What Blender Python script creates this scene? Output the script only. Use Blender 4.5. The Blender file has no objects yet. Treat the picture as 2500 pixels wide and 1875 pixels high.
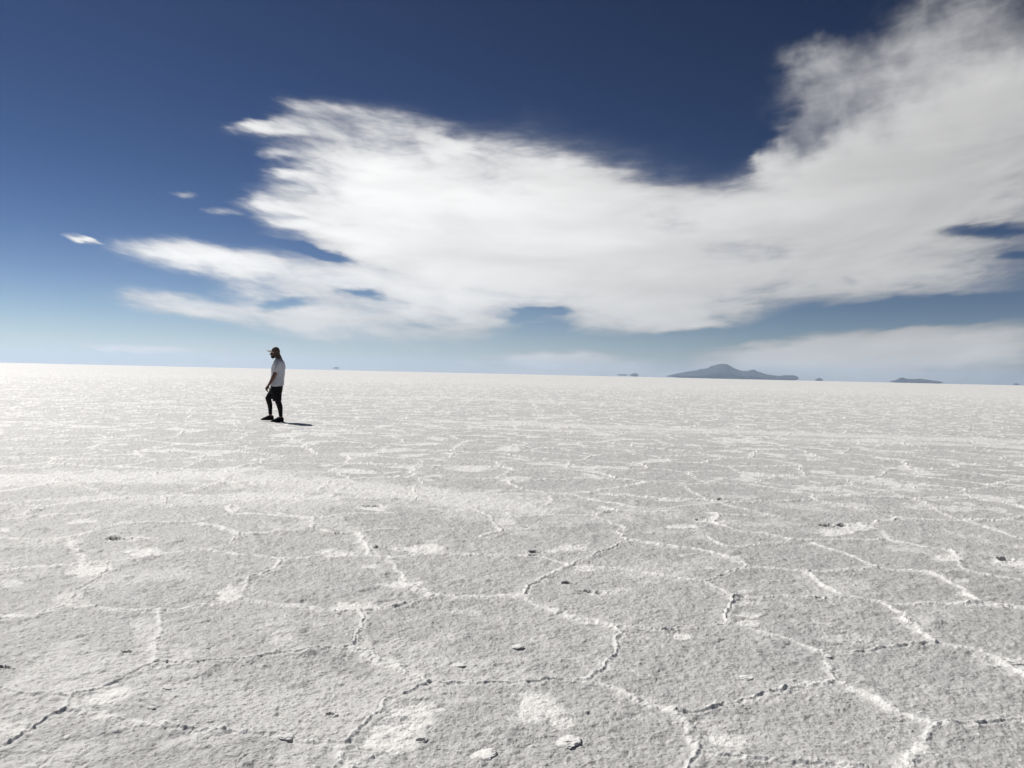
import bpy, bmesh, math, random
import numpy as np
from mathutils import Matrix, Vector, Euler

# ------------------------------------------------------------------ camera
SC = bpy.context.scene
COL = SC.collection
H = 1.25                       # eye height above the salt, crouching photographer
FPX = 1878.0                   # focal length in pixels of the 2500 px wide photograph
PITCH, ROLL = math.radians(0.747), math.radians(1.28)
cam_d = bpy.data.cameras.new('camera')
cam_d.sensor_width = 36.0
cam_d.lens = 36.0 * FPX / 2500.0
cam_d.clip_start = 0.05
cam_d.clip_end = 300000.0
cam = bpy.data.objects.new('camera', cam_d)
COL.objects.link(cam)
RM = Matrix.Rotation(math.pi / 2 - PITCH, 3, 'X') @ Matrix.Rotation(ROLL, 3, 'Z')
cam.matrix_world = Matrix.Translation((0, 0, H)) @ RM.to_4x4()
SC.camera = cam
RN = np.array(RM)


def ray(x, y):
    """direction in the world of a point of the 2500x1875 photograph"""
    d = RN @ np.array([(x - 1250) / FPX, -(y - 937.5) / FPX, -1.0])
    return d / np.linalg.norm(d)


def gp(x, y):
    """the place on the salt flat seen at that point"""
    d = ray(x, y)
    t = H / max(-d[2], 1e-5)
    return np.array([d[0] * t, d[1] * t])


# ------------------------------------------------------------------ sun, sky, exposure
PERSON_AT = gp(676.5, 1029.5)
PERSON_AZ = math.atan2(-PERSON_AT[0], PERSON_AT[1])
_tip = gp(757.0, 1039.8)
_right = np.array([math.cos(PERSON_AZ), math.sin(PERSON_AZ)])
_head = np.array([*(PERSON_AT - 0.05 * _right), 1.70])
SUN = _head - np.array([_tip[0], _tip[1], 0.0])
SUN /= np.linalg.norm(SUN)
SUN_EL = math.asin(SUN[2])
SUN_AZ = math.atan2(SUN[0], SUN[1])           # clockwise from +Y
print('SUN elevation', math.degrees(SUN_EL), 'azimuth', math.degrees(SUN_AZ), 'person', PERSON_AT)
sun_d = bpy.data.lights.new('sun', 'SUN')
sun_d.energy = 3.6
sun_d.angle = math.radians(0.53)
sun_d.color = (1.0, 0.965, 0.91)
sun = bpy.data.objects.new('sun', sun_d)
COL.objects.link(sun)
sun.rotation_euler = Vector(SUN).to_track_quat('Z', 'Y').to_euler()

SC.view_settings.view_transform = 'Standard'
SC.view_settings.look = 'None'
SC.cycles.volume_bounces = 1
SC.view_settings.exposure = 0.25
SC.view_settings.gamma = 1.0


class NT:
    """small helper for node trees"""
    def __init__(self, tree):
        self.t = tree
        self.l = tree.links

    def n(self, kind, **kw):
        nd = self.t.nodes.new(kind)
        for k, v in kw.items():
            setattr(nd, k, v)
        return nd

    def put(self, sock, v):
        if hasattr(v, 'links') or isinstance(v, bpy.types.NodeSocket):
            self.l.new(v, sock)
        else:
            sock.default_value = v

    def m(self, op, a, b=0.0, c=0.0, clamp=False):
        nd = self.n('ShaderNodeMath', operation=op, use_clamp=clamp)
        self.put(nd.inputs[0], a)
        self.put(nd.inputs[1], b)
        self.put(nd.inputs[2], c)
        return nd.outputs[0]

    def vm(self, op, a, b=(0, 0, 0), s=None):
        nd = self.n('ShaderNodeVectorMath', operation=op)
        self.put(nd.inputs[0], a)
        self.put(nd.inputs[1], b)
        if s is not None:
            self.put(nd.inputs['Scale'], s)
        return nd.outputs['Value'] if op in ('LENGTH', 'DOT_PRODUCT') else nd.outputs[0]

    def noise(self, vec, scale, detail=4.0, rough=0.55, dist=0.0, lac=2.0, color=False):
        nd = self.n('ShaderNodeTexNoise')
        self.put(nd.inputs['Vector'], vec)
        nd.inputs['Scale'].default_value = scale
        nd.inputs['Detail'].default_value = detail
        nd.inputs['Roughness'].default_value = rough
        nd.inputs['Distortion'].default_value = dist
        nd.inputs['Lacunarity'].default_value = lac
        return nd.outputs['Color'] if color else nd.outputs['Fac']

    def ramp(self, v, lo, hi, a=0.0, b=1.0, smooth=True):
        nd = self.n('ShaderNodeMapRange', interpolation_type='SMOOTHSTEP' if smooth else 'LINEAR')
        self.put(nd.inputs['Value'], v)
        for k, x in zip(('From Min', 'From Max', 'To Min', 'To Max'), (lo, hi, a, b)):
            self.put(nd.inputs[k], x)
        return nd.outputs[0]

    def mix(self, f, a, b):
        nd = self.n('ShaderNodeMix', data_type='RGBA')
        self.put(nd.inputs[0], f)
        self.put(nd.inputs[6], a)
        self.put(nd.inputs[7], b)
        return nd.outputs[2]

    def xyz(self, x, y, z):
        nd = self.n('ShaderNodeCombineXYZ')
        for i, v in enumerate((x, y, z)):
            self.put(nd.inputs[i], v)
        return nd.outputs[0]


def azel(px, py):
    d = ray(px * 1.1302, py * 1.1302)
    return math.degrees(math.atan2(d[0], d[1])), math.degrees(math.asin(d[2]))


# cloud banks as ellipses across the sky: ends, half width, density
CLOUDS = [
    # --- the broad white sheet in the middle
    (590, 430, 1150, 560, 110, 1.1), (660, 385, 1010, 520, 110, 0.7), (760, 470, 1420, 560, 125, 0.9),
    (900, 440, 1560, 505, 95, 0.8), (1000, 590, 1760, 570, 105, 0.9), (1080, 640, 1600, 640, 70, 0.6),
    # thin veil fading upwards from it
    (720, 330, 1500, 440, 150, 0.30), (1000, 420, 1700, 480, 120, 0.25),
    # feathers on its left end
    (515, 268, 680, 285, 12, 0.45), (515, 322, 660, 345, 13, 0.5), (530, 372, 680, 390, 12, 0.5), (505, 428, 660, 450, 15, 0.6),
    (540, 470, 700, 500, 14, 0.5), (590, 210, 800, 240, 18, 0.38),
    # its frayed top left
    (600, 222, 1000, 295, 52, 0.42), (560, 285, 1000, 345, 74, 0.50), (560, 262, 700, 270, 24, .35), (900, 330, 1290, 385, 55, 0.5),
    (930, 300, 990, 350, 40, 0.4), (1150, 370, 1420, 420, 45, 0.45), (520, 420, 700, 470, 40, 0.35),
    (1300, 420, 1660, 440, 40, 0.5), (520, 275, 640, 262, 18, 0.3),
    # --- the bank rising to the upper right
    (1480, 500, 2100, 400, 125, 1.0), (1700, 430, 2420, 170, 200, 1.0), (1830, 260, 2420, 60, 130, 0.62),
    (1720, 160, 2230, 0, 80, 0.46), (1645, 205, 1880, 150, 62, 0.50), (1690, 290, 1760, 250, 55, 0.42),
    (1635, 345, 1690, 340, 46, 0.75), (1910, 30, 2320, -40, 75, 0.46), (1670, 125, 1860, 90, 44, 0.46),
    (1720, 380, 1900, 330, 70, 0.45), (1700, 560, 2350, 470, 80, 0.75),
    # --- lower edge on the right
    (1500, 620, 2350, 585, 62, 0.85), (1240, 690, 1680, 655, 42, 0.85), (1350, 700, 1560, 695, 22, 0.4),
    # --- two long tongues on the left
    (245, 530, 620, 582, 30, 0.95), (420, 560, 860, 630, 48, 0.85), (700, 600, 1150, 640, 62, 0.8),
    (225, 630, 560, 680, 28, 0.95), (400, 650, 900, 700, 40, 0.85), (760, 680, 1120, 690, 48, 0.75),
    (560, 700, 900, 740, 22, 0.4), (800, 725, 1050, 740, 26, 0.35),
    # --- streaks on their own
    (115, 498, 230, 518, 5, 0.6), (165, 506, 260, 528, 6, 0.75), (297, 418, 395, 424, 8, 0.5),
    (385, 458, 470, 462, 13, 0.45), (470, 450, 620, 490, 26, 0.38),
    # --- pale banks low over the horizon
    (1460, 775, 1900, 752, 42, 1.2), (1600, 755, 2400, 735, 52, 1.5), (1600, 815, 2450, 790, 60, 1.0), (1450, 800, 1800, 780, 30, .5), (1000, 770, 1420, 782, 20, 0.30),
    (900, 790, 1560, 815, 30, 1.0), (980, 765, 1330, 778, 16, .75), (100, 733, 420, 758, 10, 0.7), (300, 752, 760, 785, 20, 0.6),
    # --- beyond the frame
    (2300, 300, 3200, 200, 330, 1.0), (2250, 560, 3200, 480, 120, 0.8), (2300, 760, 3300, 740, 60, 0.7),
]
HOLES = [
    (585, 655, 700, 660, 14, 0.75), (720, 632, 830, 648, 12, 0.75), (560, 520, 820, 578, 13, 0.8),
    (330, 600, 480, 622, 9, 0.5), (1080, 688, 1250, 668, 11, 0.85), (1100, 712, 1240, 700, 12, 0.5),
    (1940, 515, 2300, 492, 13, 0.85), (2080, 558, 2320, 540, 9, 0.75), (1400, 604, 1500, 606, 7, 0.3),
    (1040, 588, 1110, 590, 7, 0.2), (1280, 745, 1700, 700, 22, 0.8), (1640, 690, 2350, 652, 24, 0.85),
    (1840, 610, 1900, 612, 10, 0.25), (1690, 250, 1730, 230, 16, 0.2), (860, 700, 960, 705, 8, 0.35),
]


CS_LO, CS_HI = float(np.dot(ray(2450, 300), SUN)), float(np.dot(ray(700, 500), SUN))


def build_world():
    w = bpy.data.worlds.new('World')
    SC.world = w
    w.use_nodes = True
    T = NT(w.node_tree)
    w.node_tree.nodes.clear()
    out = T.n('ShaderNodeOutputWorld')
    bg = T.n('ShaderNodeBackground')
    bg.inputs['Strength'].default_value = 0.1
    T.l.new(bg.outputs[0], out.inputs['Surface'])
    sky = T.n('ShaderNodeTexSky', sky_type='NISHITA')
    sky.sun_disc = False
    sky.sun_elevation = SUN_EL
    sky.sun_rotation = SUN_AZ
    sky.altitude = 3650.0
    sky.air_density = 1.0
    sky.dust_density = 0.6
    sky.ozone_density = 2.0
    geo = T.n('ShaderNodeTexCoord')
    d = geo.outputs['Generated']
    sep = T.n('ShaderNodeSeparateXYZ')
    T.l.new(d, sep.inputs[0])
    X, Y, Z = sep.outputs
    az = T.m('MULTIPLY', T.m('ARCTAN2', X, Y), 57.29578)
    el = T.m('MULTIPLY', T.m('ARCSINE', Z), 57.29578)
    P = T.xyz(az, el, 0.0)
    # streaks run along the wind: stretched noise, finer towards the horizon
    hz = T.m('ADD', T.m('MAXIMUM', Z, 0.0), 0.09)
    Q = T.xyz(T.m('DIVIDE', X, hz), T.m('DIVIDE', Y, hz), 0.0)
    # the fibres curve: they fall to the right over the left half and rise over the right half
    azc = T.m('SUBTRACT', az, 3.0)
    yc = T.m('SUBTRACT', el, T.m('MULTIPLY', T.m('MULTIPLY', azc, azc), 0.0028))
    PA = T.xyz(T.m('MULTIPLY', az, 0.30), yc, 0.0)
    PB = T.xyz(T.m('MULTIPLY', az, 0.11), yc, 3.7)
    w1 = T.vm('SUBTRACT', T.noise(PA, 0.16, 5, 0.6, color=True), (0.5, 0.5, 0.5))
    w2 = T.vm('SUBTRACT', T.noise(PA, 0.8, 5, 0.54, color=True), (0.5, 0.5, 0.5))
    # the right-hand bank is lumpy, the left-hand one combed into fibres
    lump = T.m('MULTIPLY', T.ramp(T.m('ADD', az, T.m('MULTIPLY', el, 0.5)), 12.0, 26.0), T.ramp(el, 12.0, 17.0))
    w3 = T.vm('SUBTRACT', T.noise(P, 0.50, 4, 0.5, color=True), (0.5, 0.5, 0.5))
    PW = T.vm('ADD', P, T.vm('MULTIPLY', w1, (9.0, 2.6, 0.0)))
    PW = T.vm('ADD', PW, T.vm('SCALE', T.vm('MULTIPLY', w2, (6.0, 1.1, 0.0)), s=T.m('SUBTRACT', 1.0, T.m('MULTIPLY', lump, .7))))
    PW = T.vm('ADD', PW, T.vm('SCALE', T.vm('MULTIPLY', w3, (3.8, 3.4, 0.0)), s=lump))

    def field(lst):
        acc = None
        for (x0, y0, x1, y1, hw, wt) in lst:
            a0, e0 = azel(x0, y0)
            a1, e1 = azel(x1, y1)
            _, eu = azel((x0 + x1) / 2, (y0 + y1) / 2 - hw)
            _, ed = azel((x0 + x1) / 2, (y0 + y1) / 2 + hw)
            b = abs(eu - ed) / 2
            a = math.hypot(a1 - a0, e1 - e0) / 2 + b
            mp = T.n('ShaderNodeMapping', vector_type='TEXTURE')
            T.l.new(PW, mp.inputs[0])
            mp.inputs['Location'].default_value = ((a0 + a1) / 2, (e0 + e1) / 2, 0)
            mp.inputs['Rotation'].default_value = (0, 0, math.atan2(e1 - e0, a1 - a0))
            mp.inputs['Scale'].default_value = (a * 1.06, b * 1.45, 1)
            g = T.n('ShaderNodeTexGradient', gradient_type='SPHERICAL')
            T.l.new(mp.outputs[0], g.inputs[0])
            v = T.ramp(g.outputs[1], 0.0, 0.95, 0.0, wt)
            acc = v if acc is None else T.m('ADD', acc, v)
        return acc

    D = T.m('MINIMUM', field(CLOUDS), 1.7)
    D = T.m('MAXIMUM', T.m('SUBTRACT', D, field(HOLES)), 0.0)
    n1 = T.m('ADD', T.m('MULTIPLY', T.noise(PA, 0.42, 6, 0.54, 0.9), 0.62), T.m('MULTIPLY', T.noise(PB, 0.65, 5, 0.52, 0.4), 0.4))
    n2 = T.noise(Q, 1.0, 6, 0.55, 0.5)
    n3 = T.noise(P, 0.42, 5, 0.5, 0.3)
    fib = T.m('ADD', T.m('MULTIPLY', n1, T.m('SUBTRACT', 1.0, lump)), T.m('MULTIPLY', n3, lump))
    n4 = T.noise(PA, 2.4, 4, 0.55, 0.5)
    nn = T.m('SUBTRACT', T.m('ADD', T.m('ADD', T.m('MULTIPLY', fib, 0.62), T.m('MULTIPLY', n2, 0.22)), T.m('MULTIPLY', n4, 0.16)), 0.51)
    # optical thickness of the ice cloud and what it hides of the blue behind
    tau = T.m('MULTIPLY', T.m('POWER', D, 2.1), T.m('EXPONENT', T.m('MULTIPLY', nn, T.m('SUBTRACT', T.m('SUBTRACT', 13.0, T.m('MULTIPLY', D, 3.6)), T.m('MULTIPLY', lump, 7.0)))))
    tau = T.m('MULTIPLY', tau, T.m('SUBTRACT', 3.2, T.m('MULTIPLY', lump, 1.7)))
    alpha = T.m('MULTIPLY', T.m('SUBTRACT', 1.0, T.m('EXPONENT', T.m('MULTIPLY', tau, -1.0))), 0.97)
    # forward scattering: whiter towards the sun, greyer away from it
    cs = T.vm('DOT_PRODUCT', T.vm('NORMALIZE', d), tuple(SUN))
    phase = T.ramp(cs, CS_LO, CS_HI, 0.60, 1.0, smooth=False)
    soft = T.ramp(T.m('ADD', T.m('MULTIPLY', T.noise(PB, 0.30, 4, 0.5), .5), T.m('MULTIPLY', T.noise(PA, 0.28, 6, 0.55, .5), .5)), 0.36, 0.64, 0.86, 1.07)
    thick = T.ramp(T.m('ADD', D, T.m('MULTIPLY', nn, 1.5)), 0.2, 1.55, 0.80, 1.07)
    br = T.m('MULTIPLY', T.m('MULTIPLY', phase, thick), soft)
    cc = T.vm('SCALE', T.xyz(8.0, 7.95, 7.9), s=br)
    # thin dry air at 3,650 m: a steeper fall from the pale horizon to the deep blue overhead
    gm = T.n('ShaderNodeGamma')
    T.l.new(T.vm('SCALE', sky.outputs[0], s=0.1), gm.inputs[0])
    gm.inputs[1].default_value = 2.0
    blue = T.vm('MULTIPLY', gm.outputs[0], (5.35, 5.05, 4.45))
    low = T.m('EXPONENT', T.m('MULTIPLY', T.m('MAXIMUM', el, 0.0), -0.36))
    side = T.ramp(cs, CS_LO, CS_HI, 0.46, 1.0, smooth=False)
    blue = T.mix(T.m('MULTIPLY', low, 0.85), blue, T.vm('SCALE', T.xyz(6.4, 6.5, 6.9), s=side))
    final = T.mix(alpha, blue, cc)
    T.l.new(final, bg.inputs['Color'])


build_world()

# ------------------------------------------------------------------ helpers for objects


def tag(o, label=None, cat=None, group=None, kind=None):
    for k, v in (('label', label), ('category', cat), ('group', group), ('kind', kind)):
        if v:
            o[k] = v
    return o


def link(name, me, mat=None, parent=None, smooth=True):
    o = bpy.data.objects.new(name, me)
    COL.objects.link(o)
    if mat:
        me.materials.append(mat)
    if parent:
        o.parent = parent
    if smooth:
        me.polygons.foreach_set('use_smooth', [True] * len(me.polygons))
    return o


def grid_mesh(name, V, nr, nc, wrap=False):
    """a mesh of nr x nc vertices (rows by columns)"""
    me = bpy.data.meshes.new(name)
    i = np.arange(nr * nc, dtype=np.int32).reshape(nr, nc)
    if wrap:
        j = np.concatenate([i, i[:, :1]], 1)
    else:
        j = i
    q = np.stack([j[:-1, :-1], j[:-1, 1:], j[1:, 1:], j[1:, :-1]], -1).reshape(-1, 4)
    me.vertices.add(nr * nc)
    me.vertices.foreach_set('co', V.reshape(-1).astype(np.float32))
    me.loops.add(q.size)
    me.loops.foreach_set('vertex_index', q.reshape(-1))
    me.polygons.add(len(q))
    me.polygons.foreach_set('loop_start', np.arange(0, q.size, 4, dtype=np.int32))
    me.update(calc_edges=True)
    return me


def hash2(ix, iy, seed):
    h = (ix.astype(np.int64) * 374761393 + iy.astype(np.int64) * 668265263 + seed * 1442695041) & 0xFFFFFFFF
    h = ((h ^ (h >> 13)) * 1274126177) & 0xFFFFFFFF
    h = h ^ (h >> 16)
    return (h & 0xFFFFFF).astype(np.float32) / float(0x1000000)


def vnoise(x, y, seed):
    ix, iy = np.floor(x), np.floor(y)
    fx, fy = x - ix, y - iy
    fx = fx * fx * (3 - 2 * fx)
    fy = fy * fy * (3 - 2 * fy)
    a, b = hash2(ix, iy, seed), hash2(ix + 1, iy, seed)
    c, d = hash2(ix, iy + 1, seed), hash2(ix + 1, iy + 1, seed)
    return (a + (b - a) * fx) * (1 - fy) + (c + (d - c) * fx) * fy


def fbm(x, y, seed, octaves=4, gain=0.5):
    s = np.zeros_like(x)
    a, t = 1.0, 0.0
    for k in range(octaves):
        c, n = math.cos(k * 1.1), math.sin(k * 1.1)
        s += a * vnoise((x * c - y * n) * 2 ** k + k * 17.3, (x * n + y * c) * 2 ** k - k * 9.1, seed + k)
        t += a
        a *= gain
    return s / t


# ------------------------------------------------------------------ the salt flat
def L(X, Y):
    return gp(X / 1.7696, 1200 + Y / 1.7696)


def R(X, Y):
    return gp(1250 + X / 1.7696, 1200 + Y / 1.7696)


# salt ridges between the polygons: kind (0 sharp upthrust crack, 1 crusted white seam), points
LC = [
    (0, [(-200, 362), (0, 345), (150, 325), (365, 308), (475, 312), (600, 295), (700, 280), (790, 265), (925, 258)]),
    (0, [(925, 258), (985, 225), (1040, 192), (1150, 182), (1345, 165)]),
    (1, [(1040, 192), (960, 165), (870, 140)]),
    (0, [(-100, 205), (50, 210), (150, 210), (265, 208), (290, 205), (400, 175), (520, 142), (700, 138), (850, 132), (905, 118)]),
    (1, [(290, 205), (325, 245), (365, 308)]),
    (1, [(925, 258), (1050, 280), (1210, 300)]),
    (0, [(1210, 300), (1400, 290), (1600, 280), (1690, 290), (1840, 275), (2212, 278), (2350, 285), (2460, 325)]),
    (1, [(1600, 280), (1575, 230), (1550, 185)]),
    (0, [(1210, 300), (1160, 345), (1070, 385)]), (1, [(1070, 385), (1020, 430), (1010, 475)]),
    (0, [(1010, 478), (850, 500), (690, 528), (560, 518), (430, 510), (320, 508), (295, 502)]),
    (0, [(-200, 590), (0, 555), (150, 535), (295, 502)]),
    (0, [(295, 500), (350, 430), (430, 365), (475, 312)]),
    (1, [(690, 528), (655, 580), (680, 640), (685, 742)]),
    (0, [(685, 745), (850, 742), (1000, 730), (1250, 700), (1400, 680), (1535, 680)]),
    (0, [(1535, 675), (1560, 620), (1580, 560), (1565, 525)]),
    (0, [(1010, 480), (1180, 498), (1400, 520), (1565, 525), (1700, 508), (1790, 485), (1880, 460)]),
    (1, [(1880, 460), (2000, 460), (2212, 457), (2262, 452)]),
    (1, [(1690, 290), (1740, 360), (1760, 400), (1880, 460)]),
    (0, [(685, 745), (620, 775), (500, 830), (400, 865), (300, 890)]),
    (0, [(-200, 840), (0, 862), (150, 882), (300, 893)]),
    (0, [(300, 893), (295, 950), (220, 995), (100, 1060), (0, 1125), (-150, 1220)]),
    (1, [(1535, 680), (1650, 735), (1750, 790), (1835, 832)]),
    (0, [(1835, 832), (2000, 830), (2212, 831), (2380, 828), (2542, 820)]),
    (0, [(1835, 832), (1770, 880), (1690, 915), (1620, 975), (1540, 1030), (1470, 1090)]),
    (0, [(1470, 1090), (1300, 1080), (1200, 1070), (1000, 1060), (850, 1040), (720, 1015)]),
    (1, [(720, 1015), (640, 1000), (500, 975), (300, 950)]),
    (1, [(1470, 1090), (1450, 1120), (1480, 1194), (1520, 1290)]),
    (0, [(1345, 165), (1470, 185), (1700, 165)]),
    (1, [(1120, 100), (1370, 120)]), (0, [(1370, 120), (1500, 97), (1700, 97)]),
    (1, [(1345, 165), (1370, 120), (1180, 95)]),
    (0, [(0, 125), (150, 110), (400, 98), (470, 72)]),
    (1, [(905, 45), (990, 60), (1000, 100), (1120, 100)]),
    (1, [(2040, 70), (2120, 110), (2165, 170), (2085, 195)]),
    (0, [(0, 70), (300, 45), (560, 10)]), (0, [(870, 48), (1200, 45), (1500, 40)]),
    (0, [(2165, 170), (2300, 163), (2350, 160)]),
]
RC = [
    (0, [(50, 452), (100, 410), (155, 375)]), (1, [(155, 375), (240, 325)]),
    (1, [(50, 455), (150, 515), (250, 545), (370, 575), (465, 605)]),
    (0, [(465, 600), (600, 605), (700, 605), (800, 590), (920, 575), (945, 570)]),
    (0, [(930, 565), (940, 510), (970, 460)]), (0, [(970, 460), (1040, 458)]),
    (1, [(970, 460), (900, 420), (840, 390)]),
    (0, [(785, 388), (840, 391), (890, 385), (1025, 332)]),
    (1, [(1025, 332), (930, 290), (840, 260), (690, 240), (510, 215)]),
    (0, [(240, 325), (350, 285), (430, 240), (505, 215), (460, 185), (490, 160)]),
    (1, [(490, 160), (340, 108)]),
    (1, [(240, 325), (450, 335), (600, 360), (785, 388)]),
    (0, [(-60, 108), (0, 107), (150, 103), (340, 108), (440, 88)]),
    (1, [(440, 88), (340, 42), (200, 10)]), (1, [(440, 88), (640, 88), (800, 80)]),
    (0, [(465, 605), (440, 650), (455, 690), (430, 740), (370, 790), (330, 820)]),
    (1, [(330, 820), (400, 845), (490, 880), (600, 930), (710, 965)]),
    (0, [(710, 968), (800, 955), (900, 915), (1050, 880), (1160, 855)]), (1, [(1160, 855), (1400, 810)]),
    (1, [(710, 968), (780, 1030), (830, 1100)]), (0, [(830, 1100), (835, 1125), (740, 1194), (650, 1260)]),
    (0, [(835, 1125), (1000, 1145), (1250, 1175), (1400, 1194), (1550, 1215)]),
    (1, [(945, 575), (1100, 625), (1250, 665), (1345, 695)]),
    (0, [(1345, 695), (1450, 690), (1600, 677), (1750, 668), (1850, 668)]),
    (1, [(1345, 695), (1375, 745), (1400, 810), (1460, 845), (1590, 900), (1720, 970), (1800, 1010)]),
    (0, [(1800, 1010), (1920, 1015), (2070, 1012), (2212, 1010), (2400, 1000)]),
    (1, [(1800, 1010), (1790, 1070), (1740, 1130), (1710, 1194), (1690, 1260)]),
    (1, [(1850, 668), (1780, 615), (1700, 550), (1600, 490)]),
    (1, [(1850, 668), (2000, 690), (2120, 730), (2212, 800), (2330, 850)]),
    (0, [(970, 462), (1230, 465), (1330, 467), (1430, 455), (1600, 490)]),
    (1, [(1430, 455), (1330, 395), (1280, 360)]),
    (0, [(1025, 332), (1280, 352), (1400, 345), (1565, 328)]),
    (1, [(1565, 328), (1440, 270), (1290, 228)]),
    (0, [(940, 240), (1080, 235), (1220, 213), (1640, 210)]),
    (1, [(1220, 213), (1100, 185), (1000, 175), (890, 140), (885, 100)]),
    (0, [(940, 240), (840, 200)]), (1, [(885, 100), (800, 75)]), (0, [(885, 100), (1100, 110), (1500, 125)]),
    (1, [(1640, 210), (1590, 170), (1500, 140), (1520, 120)]),
    (1, [(1520, 120), (1400, 90), (1305, 65)]), (0, [(1305, 65), (1380, 32)]),
    (1, [(1640, 210), (1800, 245), (1910, 260), (1945, 320), (1970, 345)]),
    (0, [(1970, 345), (1820, 357)]), (1, [(1970, 345), (2212, 380)]), (1, [(1820, 357), (1740, 345), (1565, 328)]),
    (1, [(1820, 357), (1910, 400), (1970, 440), (2025, 485)]),
    (1, [(2025, 485), (1850, 490), (1680, 495), (1600, 490)]), (1, [(2025, 485), (2212, 500)]),
    (1, [(1520, 120), (1890, 130), (1940, 95), (1860, 75)]), (1, [(1890, 130), (2050, 150), (2212, 190)]),
]
# crusts of clean white salt (centre, half sizes, strength)
LP = [(385, 335, 95, 26, .9), (625, 265, 65, 20, .9), (45, 400, 60, 16, .5), (470, 888, 125, 36, .95), (0, 543, 130, 14, .9),
      (1700, 1078, 120, 60, 1), (1760, 965, 85, 45, 1), (1440, 265, 70, 16, .9), (1820, 245, 95, 19, .9), (1590, 328, 32, 8, .8),
      (1540, 503, 85, 16, .9), (1200, 635, 60, 28, .45), (30, 1030, 100, 34, .7), (1730, 405, 110, 16, .9), (625, 600, 50, 60, .4),
      (985, 440, 45, 34, .8), (1000, 78, 32, 18, .7), (360, 130, 75, 9, .7), (15, 165, 30, 10, .8), (1620, 70, 70, 11, .9),
      (560, 208, 95, 8, .8), (1920, 1150, 160, 40, .15), (330, 850, 90, 26, .5), (1480, 1010, 90, 30, .4), (1560, 960, 60, 22, .4),
      (1560, 655, 30, 40, .4), (300, 470, 60, 30, .5), (2085, 1140, 55, 16, .7), (1990, 520, 60, 10, .4), (1200, 20, 260, 18, .7),
      (2060, 10, 300, 8, .5), (2170, 130, 40, 14, .7)]
RP = [(95, 940, 105, 56, 1), (210, 1000, 45, 24, .8), (925, 1072, 150, 44, 1), (235, 245, 80, 15, .95), (310, 330, 50, 13, .9),
      (480, 425, 42, 11, .5), (720, 628, 48, 15, .95), (1000, 535, 52, 11, .8), (1000, 570, 52, 12, .9), (1010, 483, 42, 8, .6),
      (1000, 435, 40, 8, .5), (1780, 560, 55, 44, .35), (1450, 640, 130, 18, .4), (1390, 172, 62, 13, .9), (1480, 152, 80, 12, .9),
      (1880, 290, 65, 13, .8), (2140, 306, 95, 19, 1), (2165, 745, 60, 36, .7), (740, 150, 75, 8, .9), (850, 130, 55, 8, .8),
      (1940, 385, 28, 8, .6), (840, 332, 32, 8, .7), (120, 640, 60, 18, .35), (1100, 900, 60, 16, .4), (840, 1010, 60, 30, .4),
      (2060, 715, 70, 26, .4), (1400, 790, 50, 30, .35), (240, 1090, 60, 22, .5), (380, 440, 70, 10, .5), (1000, 795, 40, 18, .3),
      (1260, 375, 40, 14, .4), (1690, 250, 60, 8, .5), (670, 35, 60, 6, .8)]
# dark hollows where the crust has broken (centre, half sizes, depth)
LH = [(500, 203, 24, 4, .03), (560, 208, 90, 3, .015), (1610, 65, 40, 4, .03), (555, 706, 26, 6, .012), (1820, 1090, 16, 6, .010),
      (1460, 185, 14, 3, .02), (1430, 967, 18, 5, .010), (1640, 243, 20, 5, .015), (20, 770, 30, 5, .02), (320, 850, 1, 1, 0)]
RH = [(100, 265, 24, 6, .04), (243, 400, 20, 6, .05), (335, 437, 50, 4, .02), (380, 445, 20, 4, .015), (2130, 291, 28, 7, .05),
      (1355, 148, 24, 4, .03), (1425, 147, 20, 4, .03), (900, 37, 12, 4, .03), (1330, 467, 16, 3, .02), (815, 125, 20, 3, .02),
      (680, 606, 26, 4, .015), (1520, 655, 24, 4, .012), (95, 282, 20, 3, .02)]
# wide pale bands where vehicles have passed, as lines of the whole photograph (2212 wide)
BANDS = [([(-200, 1052), (150, 1030), (500, 1030), (850, 1062), (1100, 1092)], 0.55, .75),
         ([(500, 858), (900, 858), (1300, 872)], 0.9, .7), ([(-100, 842), (500, 856)], 0.9, .4),
         ([(1100, 915), (1800, 940), (2400, 962)], 0.8, .75), ([(1150, 930), (1500, 935)], 0.5, .5),
         ([(1350, 870), (2400, 905)], 1.2, .4), ([(1700, 948), (2400, 972)], 0.5, .6),
         ([(300, 1075), (700, 1085)], 0.3, .5)]


def seg_dist(px, py, a, b):
    dx, dy = b[0] - a[0], b[1] - a[1]
    t = np.clip(((px - a[0]) * dx + (py - a[1]) * dy) / (dx * dx + dy * dy + 1e-12), 0, 1)
    ex, ey = px - a[0] - t * dx, py - a[1] - t * dy
    return np.sqrt(ex * ex + ey * ey)


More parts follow.
